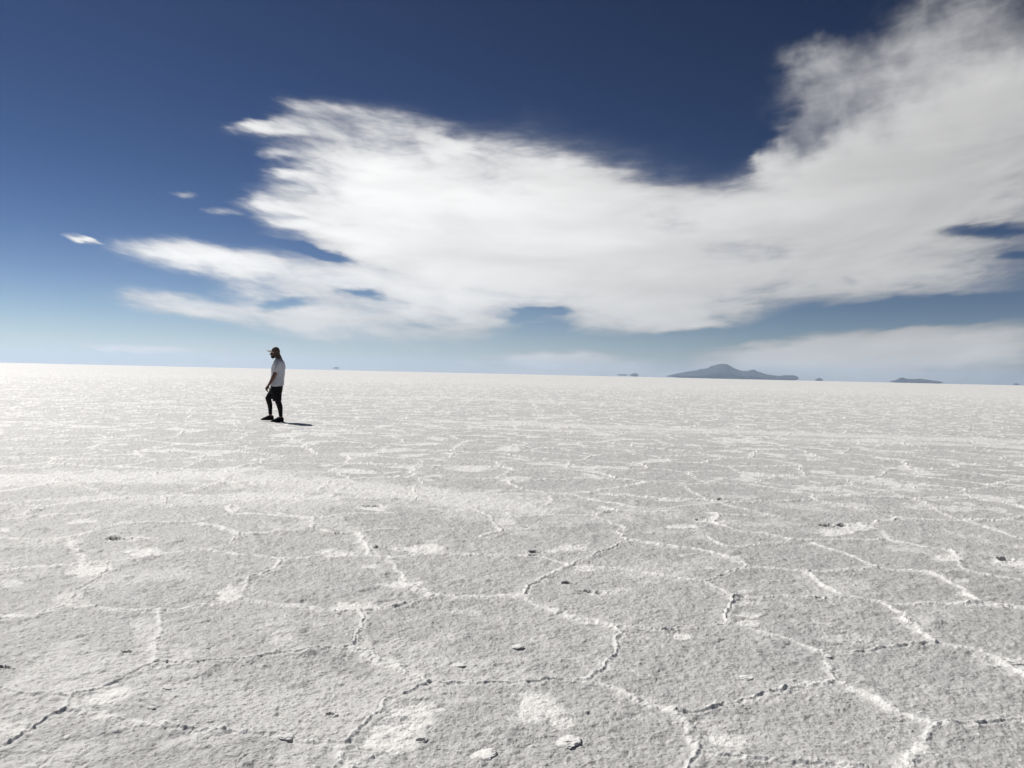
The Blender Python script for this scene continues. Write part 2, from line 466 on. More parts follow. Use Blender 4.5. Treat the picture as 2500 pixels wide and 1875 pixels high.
def build_salt():
    lim = math.radians(38.0)
    fine = np.linspace(-lim, lim, 1700)
    coarse = np.linspace(lim, 2 * math.pi - lim, 90)[1:-1]
    th = np.concatenate([fine, coarse])
    k = H * FPX * 1024 / 2500
    rr = [0.02, 0.4, 0.8, 1.1, 1.3, 1.5, 1.65]
    dy = k / 1.8
    while dy > 3.2:
        rr.append(k / dy)
        dy -= 0.45 if dy > 40 else 0.5
    rr += list(np.geomspace(rr[-1] * 1.12, 90000.0, 40))
    rr = np.array(rr)
    Rg, Tg = np.meshgrid(rr, th, indexing='ij')
    x = (Rg * np.sin(Tg)).ravel()
    y = (Rg * np.cos(Tg)).ravel()
    r = Rg.ravel()
    inv = np.abs(((Tg.ravel() + math.pi) % (2 * math.pi)) - math.pi) < lim + 0.01
    near = (r < 260) & inv
    ix = np.where(near)[0]
    X, Y, D = x[ix], y[ix], r[ix]
    # jagged course of the cracks
    wx = (fbm(X * 9, Y * 9, 5, 3) - .5) * 0.075 + (fbm(X * 2.2, Y * 2.2, 11, 2) - .5) * 0.06
    wy = (fbm(X * 9, Y * 9, 25, 3) - .5) * 0.075 + (fbm(X * 2.2, Y * 2.2, 31, 2) - .5) * 0.06
    XW, YW = X + wx, Y + wy
    dc = np.full(len(ix), 9.0)      # distance to the nearest sharp crack
    dw = np.full(len(ix), 9.0)      # distance to the nearest white seam
    tr = D < 8.5
    ti = np.where(tr)[0]
    tx, ty = XW[ti], YW[ti]
    c0, c1 = np.full(len(ti), 9.0), np.full(len(ti), 9.0)
    for lst, f in ((LC, L), (RC, R)):
        for kind, pts in lst:
            P = [f(*p) for p in pts]
            xs, ys = [p[0] for p in P], [p[1] for p in P]
            m = (tx > min(xs) - .4) & (tx < max(xs) + .4) & (ty > min(ys) - .4) & (ty < max(ys) + .4)
            mi = np.where(m)[0]
            for a, b in zip(P[:-1], P[1:]):
                dd = seg_dist(tx[mi], ty[mi], a, b)
                if kind == 0:
                    c0[mi] = np.minimum(c0[mi], dd)
                else:
                    c1[mi] = np.minimum(c1[mi], dd)
    # farther off: irregular polygons about a metre across
    S = 1.02
    gx, gy = X + wx * 1.6, Y + wy * 1.6
    cx, cy = np.floor(gx / S), np.floor(gy / S)
    b1 = np.full(len(ix), 99.0)
    p1x, p1y = np.zeros(len(ix)), np.zeros(len(ix))
    pts = []
    for i in (-1, 0, 1):
        for j in (-1, 0, 1):
            hx, hy = cx + i, cy + j
            sx = (hx + .12 + .76 * hash2(hx, hy, 3)) * S
            sy = (hy + .12 + .76 * hash2(hx, hy, 4)) * S
            d2 = (gx - sx) ** 2 + (gy - sy) ** 2
            m = d2 < b1
            b1 = np.where(m, d2, b1)
            p1x, p1y = np.where(m, sx, p1x), np.where(m, sy, p1y)
            pts.append((sx, sy))
    ve = np.full(len(ix), 9.0)
    nx_, ny_ = np.zeros(len(ix)), np.ones(len(ix))
    for sx, sy in pts:
        ex, ey = sx - p1x, sy - p1y
        ln = np.sqrt(ex * ex + ey * ey)
        ok = ln > 1e-4
        e = np.where(ok, ((sx + p1x) / 2 - gx) * ex / np.maximum(ln, 1e-4) + ((sy + p1y) / 2 - gy) * ey / np.maximum(ln, 1e-4), 9)
        m = e < ve
        ve = np.where(m, e, ve)
        nx_, ny_ = np.where(m, ex, nx_), np.where(m, ey, ny_)
    # which of them are seams and which are cracks: by a hash of the edge
    side = hash2(np.floor((p1x + nx_ * .5) * 6), np.floor((p1y + ny_ * .5) * 6), 77)
    vc = np.where(side < .5, ve, 9.0)
    vw = np.where(side >= .35, ve, 9.0)
    mid = D > 7.4
    inview = (np.abs(np.arctan2(X, Y)) < math.radians(35.5)) & (D > 1.9)
    use_v = mid | ~inview
    dc[ti], dw[ti] = c0, c1
    dc = np.where(use_v, vc, dc)
    dw = np.where(use_v, vw, dw)
    # heights
    along = fbm(X * 3.0, Y * 3.0, 41, 3)
    tall = np.clip((along - .20) * 2.0, 0.60, 1.0)
    along2 = fbm(X * 14.0, Y * 14.0, 47, 2)
    dcj = dc + (fbm(X * 45, Y * 45, 51, 2) - .5) * .010
    h = 0.0082 * tall * (0.85 + 0.3 * along2) * (1 + np.clip((D - 6) * .07, 0, 1.0)) * np.exp(-(np.abs(dcj) / (0.0062 + .0007 * np.clip(D - 6, 0, 30))) ** 2)
    h -= 0.003 * np.exp(-(np.abs(dcj - .016) / 0.007) ** 2)
    h += 0.007 * np.exp(-(dc / 0.05) ** 2)
    h += 0.013 * (0.3 + 1.3 * along2) * np.clip((along - .25) * 2, .5, 1.2) * np.exp(-((dw + (fbm(X * 38, Y * 38, 57, 3) - .5) * .03) / 0.017) ** 2)
    lod = np.clip(14.0 / D, 0.0, 1.0)
    h += (fbm(X * 1.3, Y * 1.3, 61, 3) - .5) * 0.022
    flake = fbm(X * 26, Y * 26, 71, 3)
    h += (flake - .5) * 0.0065 * lod
    h += (fbm(X * 75, Y * 75, 81, 2) - .5) * 0.0050 * np.clip(5.0 / D, 0, 1)
    # little upturned flakes of crust: plates with a broken edge
    def plates(f, seed, lev, soft):
        q = fbm(X * f, Y * f, seed, 3, .55)
        return sum(np.clip((q - l) / soft, 0, 1) for l in lev)
    h += 0.0014 * plates(13, 401, (.42, .52, .62), .012)
    h += 0.0016 * plates(5.0, 411, (.40, .55), .008) * (.4 + fbm(X * 2, Y * 2, 415, 2))
    h += 0.0016 * plates(36, 421, (.45, .6), .03) * np.clip(8 / D, 0, 1)
    fl = fbm(X * 8, Y * 8, 91, 3)
    h += np.clip(fl - .66, 0, 1) * 0.05
    lump = vnoise(X * 5.0, Y * 5.0, 95)
    h += np.where(lump > .93, (lump - .95) * 0.16, 0) * (0.4 + flake)
    # crumbs of broken crust, each a centimetre or two, thickest along the seams
    cs_ = .055
    ux, uy = X / cs_, Y / cs_
    qx, qy = np.floor(ux), np.floor(uy)
    ox, oy = .25 + .5 * hash2(qx, qy, 501), .25 + .5 * hash2(qx, qy, 502)
    rad = .10 + .16 * hash2(qx, qy, 503)
    dd = np.sqrt((ux - qx - ox) ** 2 + (uy - qy - oy) ** 2 * 1.3) / rad
    crumb = (hash2(qx, qy, 504) > .965 - .22 * np.exp(-(np.minimum(dc, dw) / .09) ** 2)) * np.clip(1.2 - dd, 0, 1)
    crumb = crumb * np.clip(12 / D - .6, 0, 1)
    h += crumb * 0.006
    # white crusts
    wh = np.zeros(len(ix))
    pn = fbm(X * 7, Y * 7, 101, 4)
    pn2 = fbm(X * 30, Y * 30, 105, 2)
    for lst, f in ((LP, L), (RP, R)):
        for (px, py, ax, ay, st) in lst:
            c = f(px, py)
            e1, e2 = f(px + ax, py), f(px, py - ay)
            u = e1 - c
            v = e2 - c
            m = np.where((np.abs(X - c[0]) < 1.2) & (np.abs(Y - c[1]) < 1.6))[0]
            M = np.linalg.inv(np.array([[u[0], v[0]], [u[1], v[1]]]))
            q0 = M[0, 0] * (X[m] - c[0]) + M[0, 1] * (Y[m] - c[1])
            q1 = M[1, 0] * (X[m] - c[0]) + M[1, 1] * (Y[m] - c[1])
            e = np.sqrt(q0 * q0 + q1 * q1) + (pn[m] - .5) * 1.5 + (pn2[m] - .5) * .5
            g = np.clip((1.30 - e) / .5, 0, 1) * min(1, st * 1.15)
            wh[m] = np.maximum(wh[m], g)
            h[m] -= g * 0.006
    dark = np.zeros(len(ix))
    for lst, f in ((LH, L), (RH, R)):
        for (px, py, ax, ay, dep) in lst:
            if dep <= 0:
                continue
            c = f(px, py)
            u = f(px + ax, py) - c
            v = f(px, py - ay) - c
            m = np.where((np.abs(X - c[0]) < .5) & (np.abs(Y - c[1]) < .6))[0]
            M = np.linalg.inv(np.array([[u[0], v[0]], [u[1], v[1]]]))
            q0 = M[0, 0] * (X[m] - c[0]) + M[0, 1] * (Y[m] - c[1])
            q1 = M[1, 0] * (X[m] - c[0]) + M[1, 1] * (Y[m] - c[1])
            e = np.sqrt(q0 * q0 + q1 * q1) + (pn2[m] - .5) * .8
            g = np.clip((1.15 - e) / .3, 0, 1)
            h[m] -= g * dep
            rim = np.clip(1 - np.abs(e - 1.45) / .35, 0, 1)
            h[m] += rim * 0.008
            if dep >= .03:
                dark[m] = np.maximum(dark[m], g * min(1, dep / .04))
    # random crusts where nothing was singled out
    rc = fbm(X * 2.1, Y * 2.1, 111, 5, .60)
    far = np.clip((D - 6.5) / 3.0, 0, 1)
    wh = np.maximum(wh, np.clip((rc - .59) / .045, 0, 1) * far * (.55 + .6 * pn2))
    wh = np.maximum(wh, np.clip((rc - .60) / .05, 0, 1) * .35)
    for pts_, wd, st in BANDS:
        P = [gp(p[0] * 1.1302, p[1] * 1.1302) for p in pts_]
        db = np.full(len(ix), 99.0)
        for a, b in zip(P[:-1], P[1:]):
            db = np.minimum(db, seg_dist(X, Y, a, b))
        g = np.clip(1.4 - db / wd - (pn - .5) * 1.8, 0, 1) * st
        wh = np.maximum(wh, g)
    # salt frost along seams
    dwj = dw + (fbm(X * 38, Y * 38, 57, 3) - .5) * .045
    sw = np.exp(-(dwj / (0.018 + .0018 * np.clip(D - 6, 0, 30) + .10 * np.clip(along - .42, 0, 1))) ** 2) * (0.6 + 0.9 * pn)
    sc = np.exp(-((dc - .006) / (0.017 + .0012 * np.clip(D - 6, 0, 30))) ** 2) * (0.45 + .6 * pn)
    wh = np.clip(np.maximum(np.maximum(wh, crumb * .8), np.maximum(sw, sc)), 0, 1)
    fade = np.clip((260 - D) / 120, 0, 1)
    h *= fade
    wh = wh * fade
    wh = np.maximum(wh, (.16 + .56 * np.clip((D - 18) / 80, 0, 1)) * np.clip((D - 6) / 12, 0, 1) * (.7 + .6 * rc))  # whiter with distance: grazing-light brightening of the far flat painted into the crust value
    Z = np.zeros(len(x))
    Z[ix] = h
    WH, DK = np.full(len(x), .72), np.zeros(len(x))  # the outermost flat keeps the same painted brightening
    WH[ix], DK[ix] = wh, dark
    # the heels and toes must rest on it: level the patch the walker stands on
    dp = np.sqrt((x - PERSON_AT[0]) ** 2 + (y - PERSON_AT[1]) ** 2)
    Z *= np.clip((dp - .35) / .5, 0.1, 1)
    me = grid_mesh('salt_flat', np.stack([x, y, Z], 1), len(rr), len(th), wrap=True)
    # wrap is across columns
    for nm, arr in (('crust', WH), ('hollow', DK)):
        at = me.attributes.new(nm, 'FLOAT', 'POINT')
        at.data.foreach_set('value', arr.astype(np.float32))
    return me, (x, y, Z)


def salt_material():
    m = bpy.data.materials.new('salt')
    m.use_nodes = True
    T = NT(m.node_tree)
    b = m.node_tree.nodes['Principled BSDF']
    geo = T.n('ShaderNodeTexCoord').outputs['Object']
    cr = T.n('ShaderNodeAttribute', attribute_name='crust').outputs['Fac']  # white crusts, plus the painted brightening of the far flat
    ho = T.n('ShaderNodeAttribute', attribute_name='hollow').outputs['Fac']
    big = T.noise(geo, 0.35, 4, .5)
    mid = T.noise(geo, 4.0, 5, .6)
    fin = T.noise(geo, 38.0, 6, .7)
    grey = T.mix(T.ramp(big, .3, .7), (0.465, 0.462, 0.456, 1), (0.54, 0.536, 0.529, 1))
    grey = T.mix(T.ramp(mid, .35, .75, 0, .55), grey, (0.66, 0.657, 0.65, 1))
    grain = T.ramp(T.m('ADD', T.m('MULTIPLY', fin, .6), T.m('MULTIPLY', T.noise(geo, 110.0, 3, .6), .4)), .36, .64, .80, 1.18)
    base = T.vm('SCALE', grey, s=grain)
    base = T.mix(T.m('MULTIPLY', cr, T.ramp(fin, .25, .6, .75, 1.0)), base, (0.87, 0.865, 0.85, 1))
    # glints of loose crystals, painted as white specks in the base colour
    vo = T.n('ShaderNodeTexVoronoi', feature='F1')
    T.l.new(geo, vo.inputs['Vector'])
    vo.inputs['Scale'].default_value = 55.0
    sep = T.n('ShaderNodeSeparateColor')
    T.l.new(vo.outputs['Color'], sep.inputs[0])
    spark = T.m('MULTIPLY', T.m('GREATER_THAN', sep.outputs[0], .955), T.m('LESS_THAN', vo.outputs['Distance'], .28))
    base = T.mix(T.m('MULTIPLY', spark, .8), base, (0.9, 0.9, 0.88, 1))
    damp = T.ramp(T.noise(geo, 0.9, 4, .6, .6), .52, .70, 0, .35)
    base = T.mix(T.m('MULTIPLY', damp, T.m('SUBTRACT', 1.0, cr)), base, T.vm('MULTIPLY', base, (.80, .81, .83)))
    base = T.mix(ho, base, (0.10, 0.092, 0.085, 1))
    T.l.new(base, b.inputs['Base Color'])
    b.inputs['Roughness'].default_value = 0.62
    T.l.new(T.ramp(T.m('ADD', fin, T.m('MULTIPLY', spark, .5)), .2, 1.1, .72, .35, smooth=False), b.inputs['Roughness'])
    b.inputs['Specular IOR Level'].default_value = 0.55
    bp = T.n('ShaderNodeBump')
    bp.inputs['Strength'].default_value = .75
    bp.inputs['Distance'].default_value = 0.012
    flk = T.noise(geo, 60.0, 5, .65, .4)
    T.l.new(T.m('ADD', T.m('MULTIPLY', flk, .7), T.m('MULTIPLY', fin, .6)), bp.inputs['Height'])
    bp2 = T.n('ShaderNodeBump')
    bp2.inputs['Strength'].default_value = 0.4
    bp2.inputs['Distance'].default_value = 0.05
    T.l.new(T.noise(geo, 9.0, 4, .6), bp2.inputs['Height'])
    T.l.new(bp.outputs[0], bp2.inputs['Normal'])
    T.l.new(bp2.outputs[0], b.inputs['Normal'])
    return m


M_SALT = salt_material()
salt_me, SALT_XYZ = build_salt()
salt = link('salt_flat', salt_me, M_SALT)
tag(salt, 'white salt flat cracked into polygons by raised salt ridges', kind='structure')


def salt_z(p):
    x, y, z = SALT_XYZ
    i = np.argmin((x - p[0]) ** 2 + (y - p[1]) ** 2)
    return float(z[i])

# ------------------------------------------------------------------ far mountains across the flat
def rock_material():
    m = bpy.data.materials.new('dark_rock')
    m.use_nodes = True
    T = NT(m.node_tree)
    b = m.node_tree.nodes['Principled BSDF']
    geo = T.n('ShaderNodeTexCoord').outputs['Object']
    n = T.noise(geo, 0.004, 6, .6)
    T.l.new(T.mix(T.ramp(n, .35, .7), (0.020, 0.022, 0.026, 1), (0.045, 0.044, 0.044, 1)), b.inputs['Base Color'])
    b.inputs['Roughness'].default_value = 0.95
    return m


M_ROCK = rock_material()


def zoomed(X, Y):
    return 1400 + X / 2.011, 840 + Y / 2.011


def island(name, dist, top, bottom, label, seed):
    """closed body of a far mountain: its crest and, where the hot air lifts the tips off the flat, its underside"""
    top = [zoomed(*p) for p in top]
    bottom = [zoomed(*p) for p in bottom]
    x0, x1 = top[0][0], top[-1][0]
    nx, nv = 150, 25
    xs = np.linspace(x0, x1, nx)
    yt = np.interp(xs, [p[0] for p in top], [p[1] for p in top])
    yb = np.interp(xs, [p[0] for p in bottom], [p[1] for p in bottom])
    az0 = math.atan2(*ray((x0 + x1) / 2, (yt[0] + yt[-1]) / 2)[:2])
    ctr = Vector((math.sin(az0) * dist, math.cos(az0) * dist, 0))
    rgt = Vector((math.cos(az0), -math.sin(az0), 0))
    fwd = Vector((math.sin(az0), math.cos(az0), 0))
    rows = []
    for i in range(nx):
        def up(yy):
            d = ray(xs[i], yy)
            t = dist / float(d[0] * fwd.x + d[1] * fwd.y)
            return H + d[2] * t, float((d[0] * rgt.x + d[1] * rgt.y) * t)
        zt, u = up(yt[i])
        zb, _ = up(yb[i])
        zt = max(zt, zb + 1)
        mid = zb + (zt - zb) * .35
        w = (zt - zb) * 2.2 + 40
        ring = []
        for j in range(nv):                    # over the top from front to back
            v = -1 + 2 * j / (nv - 1)
            nz = 0.75 + .5 * float(fbm(np.array([u / 260.]), np.array([v * 1.7 + seed]), seed, 4)[0])
            f = (1 - abs(v) ** 1.3)
            ring.append((u, v * w, mid + (zt - mid) * (f * (nz if abs(v) > .05 else 1.0) if f < .999 else 1.0)))
        for j in range(nv - 2, 0, -1):         # and back underneath
            v = -1 + 2 * j / (nv - 1)
            ring.append((u, v * w, mid + (zb - mid) * (1 - abs(v) ** 2)))
        rows.append(ring)
    V = np.array(rows)
    ring_n = V.shape[1]
    me = grid_mesh(name, V, nx, ring_n, wrap=True)
    bm = bmesh.new()
    bm.from_mesh(me)
    bmesh.ops.holes_fill(bm, edges=[e for e in bm.edges if e.is_boundary])
    bmesh.ops.recalc_face_normals(bm, faces=bm.faces)
    bm.to_mesh(me)
    bm.free()
    o = link(name, me, M_ROCK)
    o.location = ctr
    o.rotation_euler = (0, 0, -az0)
    tag(o, label, kind='structure')
    return o


island('mountain', 20000,
       [(455, 157), (500, 146), (560, 135), (610, 128), (640, 122), (662, 117), (675, 107), (690, 105), (712, 98), (735, 96),
        (755, 98), (768, 106), (790, 118), (815, 128), (830, 132), (850, 132), (872, 129), (890, 131), (905, 136), (925, 142),
        (950, 149), (970, 152), (990, 155), (1010, 157), (1030, 155), (1060, 155), (1085, 155), (1098, 160), (1106, 167)],
       [(455, 159), (500, 163), (560, 171), (1060, 184), (1085, 180), (1106, 171)],
       'largest blue mountain with a jagged central peak rising over the horizon', 3)
island('mountain', 21000,
       [(1552, 182), (1575, 178), (1590, 173), (1600, 167), (1612, 164), (1625, 167), (1637, 172), (1670, 173), (1700, 170), (1720, 172),
        (1745, 176), (1790, 182), (1816, 187)],
       [(1552, 184), (1580, 190), (1620, 198), (1760, 201), (1800, 194), (1816, 189)],
       'long low blue hill to the right of the small cone hill', 9)
island('mountain', 21000,
       [(1186, 175), (1195, 170), (1206, 165), (1216, 170), (1227, 175)],
       [(1186, 177), (1196, 182), (1216, 182), (1227, 177)],
       'small cone-shaped blue hill just right of the largest mountain', 15)
island('mountain', 21000,
       [(274, 151), (286, 147), (296, 144), (306, 143), (320, 149)],
       [(274, 153), (290, 158), (310, 160), (320, 154)],
       'small faint hill floating on the horizon left of the largest mountain, beside a flat sliver', 21)
island('mountain', 21000,
       [(214, 150), (225, 147), (240, 149), (255, 148), (266, 151)],
       [(214, 152), (240, 155), (266, 154)],
       'flat dark sliver of land on the horizon, left of all the other hills on the right half', 27)
island('mountain', 23000,
       [(2158, 196), (2172, 192), (2190, 197)],
       [(2158, 198), (2172, 202), (2190, 200)],
       'tiny faint hill at the right edge of the photo', 33)
# the faint one right of the walker (in the coordinates of the other crop)
island('mountain', 27000,
       [((820 - 8 - 1400) * 2.011, (898 - 840) * 2.011), ((821 - 1400) * 2.011, (895 - 840) * 2.011), ((829 - 1400) * 2.011, (898 - 840) * 2.011)],
       [((820 - 8 - 1400) * 2.011, (899 - 840) * 2.011), ((821 - 1400) * 2.011, (901.5 - 840) * 2.011), ((829 - 1400) * 2.011, (899 - 840) * 2.011)],
       'very faint tiny hill on the horizon right of the walking man', 39)

# ------------------------------------------------------------------ the walking man
def simple_mat(name, col, rough=.8, var=.15, scale=30., spec=.3, sheen=0.0):
    m = bpy.data.materials.new(name)
    m.use_nodes = True
    T = NT(m.node_tree)
    b = m.node_tree.nodes['Principled BSDF']
    geo = T.n('ShaderNodeTexCoord').outputs['Object']
    n = T.noise(geo, scale, 4, .6)
    T.l.new(T.vm('SCALE', (col[0], col[1], col[2]), s=T.ramp(n, .3, .7, 1 - var, 1 + var)), b.inputs['Base Color'])
    b.inputs['Roughness'].default_value = rough
    b.inputs['Specular IOR Level'].default_value = spec
    b.inputs['Sheen Weight'].default_value = sheen
    bp = T.n('ShaderNodeBump')
    bp.inputs['Strength'].default_value = .4
    bp.inputs['Distance'].default_value = .003
    T.l.new(T.noise(geo, scale * 8, 3, .6), bp.inputs['Height'])
    T.l.new(bp.outputs[0], b.inputs['Normal'])
    return m


S_ = 0.001365


def J(X, Y, y=0.0):
    return Vector(((X - 520) * S_, y, (1455 - Y) * S_))


def loft(bm, rings, n=20):
    """rings of (centre, half depth in the plane of walking, half breadth); closed at both ends"""
    loops = []
    for i, (c, a, b) in enumerate(rings):
        p = rings[max(i - 1, 0)][0]
        q = rings[min(i + 1, len(rings) - 1)][0]
        t = (q - p).normalized()
        side = Vector((0, 1, 0))
        side = (side - t * side.dot(t)).normalized()
        nrm = side.cross(t).normalized()
        loops.append([bm.verts.new(c + nrm * (a * math.cos(2 * math.pi * k / n)) + side * (b * math.sin(2 * math.pi * k / n))) for k in range(n)])
    for u, v in zip(loops[:-1], loops[1:]):
        for k in range(n):
            bm.faces.new((u[k], u[(k + 1) % n], v[(k + 1) % n], v[k]))
    bm.faces.new(loops[0][::-1])
    bm.faces.new(loops[-1])


def blob(bm, c, sx, sy, sz, rot=0.0):
    M = Matrix.Translation(c) @ Matrix.Rotation(rot, 4, 'Y') @ Matrix.Diagonal((sx, sy, sz, 1))
    bmesh.ops.create_icosphere(bm, subdivisions=3, radius=1.0, matrix=M)


def fuse(name, bm, mat, parent, voxel=.006, smooth=2, wrinkle=None):
    bmesh.ops.recalc_face_normals(bm, faces=bm.faces)
    me = bpy.data.meshes.new(name + '_rough')
    bm.to_mesh(me)
    bm.free()
    o = bpy.data.objects.new(name + '_rough', me)
    COL.objects.link(o)
    md = o.modifiers.new('r', 'REMESH')
    md.mode = 'VOXEL'
    md.voxel_size = voxel
    sm = o.modifiers.new('s', 'SMOOTH')
    sm.iterations = smooth
    sm.factor = .5
    dg = bpy.context.evaluated_depsgraph_get()
    out = bpy.data.meshes.new_from_object(o.evaluated_get(dg))
    bpy.data.objects.remove(o)
    bpy.data.meshes.remove(me)
    out.name = name
    if wrinkle:
        n = len(out.vertices)
        co = np.empty(n * 3, np.float32)
        out.vertices.foreach_get('co', co)
        co = co.reshape(-1, 3)
        nr = np.empty(n * 3, np.float32)
        out.vertices.foreach_get('normal', nr)
        nr = nr.reshape(-1, 3)
        amp, fr = wrinkle
        x, y, z = co[:, 0], co[:, 1], co[:, 2]
        w = fbm(x * fr + y * 7 + z * 3, z * fr * .6 - x * 6 + y * 5, 201, 3) - .5
        w = w + .5 * (fbm(x * fr * 2.5 + y * 20, z * fr * .8 + y * 9, 211, 2) - .5)
        co += nr * (w * amp)[:, None]
        out.vertices.foreach_set('co', co.reshape(-1))
        out.update()
    out.materials.clear()
    return link(name, out, mat, parent)


M_SKIN = simple_mat('skin', (0.13, 0.068, 0.047), .55, .1, 20)
M_SHIRT = simple_mat('white_cotton', (0.52, 0.53, 0.58), .9, .05, 12)
M_BLACK = simple_mat('black_cloth', (0.012, 0.012, 0.015), .9, .3, 30, .15)
M_TIGHT = simple_mat('black_stretch_cloth', (0.008, 0.008, 0.010), .7, .2, 30, .2)
M_SHOE = simple_mat('black_shoe', (0.014, 0.013, 0.014), .8, .3, 50, .2)
M_SOLE = simple_mat('dark_rubber', (0.03, 0.03, 0.032), .8, .2, 50)
M_CAP = simple_mat('brown_cap_cloth', (0.085, 0.062, 0.055), .9, .45, 45)
M_BRIM = simple_mat('cream_cap_cloth', (0.66, 0.64, 0.57), .85, .08, 30)
M_BEARD = simple_mat('dark_beard', (0.014, 0.012, 0.012), .9, .5, 200)
M_CORD = simple_mat('dark_cord', (0.02, 0.02, 0.02), .7)


def hand(bm, wrist, direction, palm_n, sgn):
    """palm, four curled fingers of different length and a thumb that leaves the side of the palm"""
    d = direction.normalized()
    pn = (palm_n - d * palm_n.dot(d)).normalized()     # the way the fingers curl
    w = d.cross(pn).normalized() * sgn                 # towards the thumb
    L0 = .102
    loftd = []
    for t, hw, th in ((-.15, .024, .019), (.0, .027, .018), (.45, .039, .016), (.85, .042, .014), (1.0, .040, .012)):
        loftd.append((wrist + d * (L0 * t), hw, th))
    n = 16
    loops = []
    for c, hw, th in loftd:
        loops.append([bm.verts.new(c + w * hw * math.cos(2 * math.pi * k / n) + pn * th * math.sin(2 * math.pi * k / n)) for k in range(n)])
    for u, v in zip(loops[:-1], loops[1:]):
        for k in range(n):
            bm.faces.new((u[k], u[(k + 1) % n], v[(k + 1) % n], v[k]))
    bm.faces.new(loops[0][::-1])
    bm.faces.new(loops[-1])

    def chain(p, dirs, lens, rads):
        pts = [p]
        for a, l in zip(dirs, lens):
            pts.append(pts[-1] + a * l)
        m = 10
        lp = []
        for i, q in enumerate(pts):
            t = (pts[min(i + 1, len(pts) - 1)] - pts[max(i - 1, 0)]).normalized()
            e1 = (w - t * w.dot(t)).normalized()
            e2 = t.cross(e1)
            lp.append([bm.verts.new(q + e1 * rads[i] * math.cos(2 * math.pi * k / m) + e2 * rads[i] * math.sin(2 * math.pi * k / m)) for k in range(m)])
        for u, v in zip(lp[:-1], lp[1:]):
            for k in range(m):
                bm.faces.new((u[k], u[(k + 1) % m], v[(k + 1) % m], v[k]))
        bm.faces.new(lp[0][::-1])
        bm.faces.new(lp[-1])

    for k, (off, ln, cu) in enumerate(((.030, .044, .60), (.010, .049, .70), (-.010, .046, .78), (-.029, .036, .85))):
        ds = []
        for j, f in enumerate((cu, cu * 2.0, cu * 2.9)):
            ds.append((d * math.cos(f) + pn * math.sin(f)).normalized())
        chain(wrist + d * (L0 * (.93 - abs(off) * 1.5)) + w * off, ds, (ln, ln * .62, ln * .5), (.0108, .0100, .009, .0075))
    ds = [(d * .6 + w * .7 + pn * .35).normalized(), (d * .85 + w * .25 + pn * .45).normalized(), (d * .8 - w * .05 + pn * .6).normalized()]
    chain(wrist + d * (L0 * .22) + w * .024, ds, (.036, .030, .024), (.012, .0105, .0095, .0075))


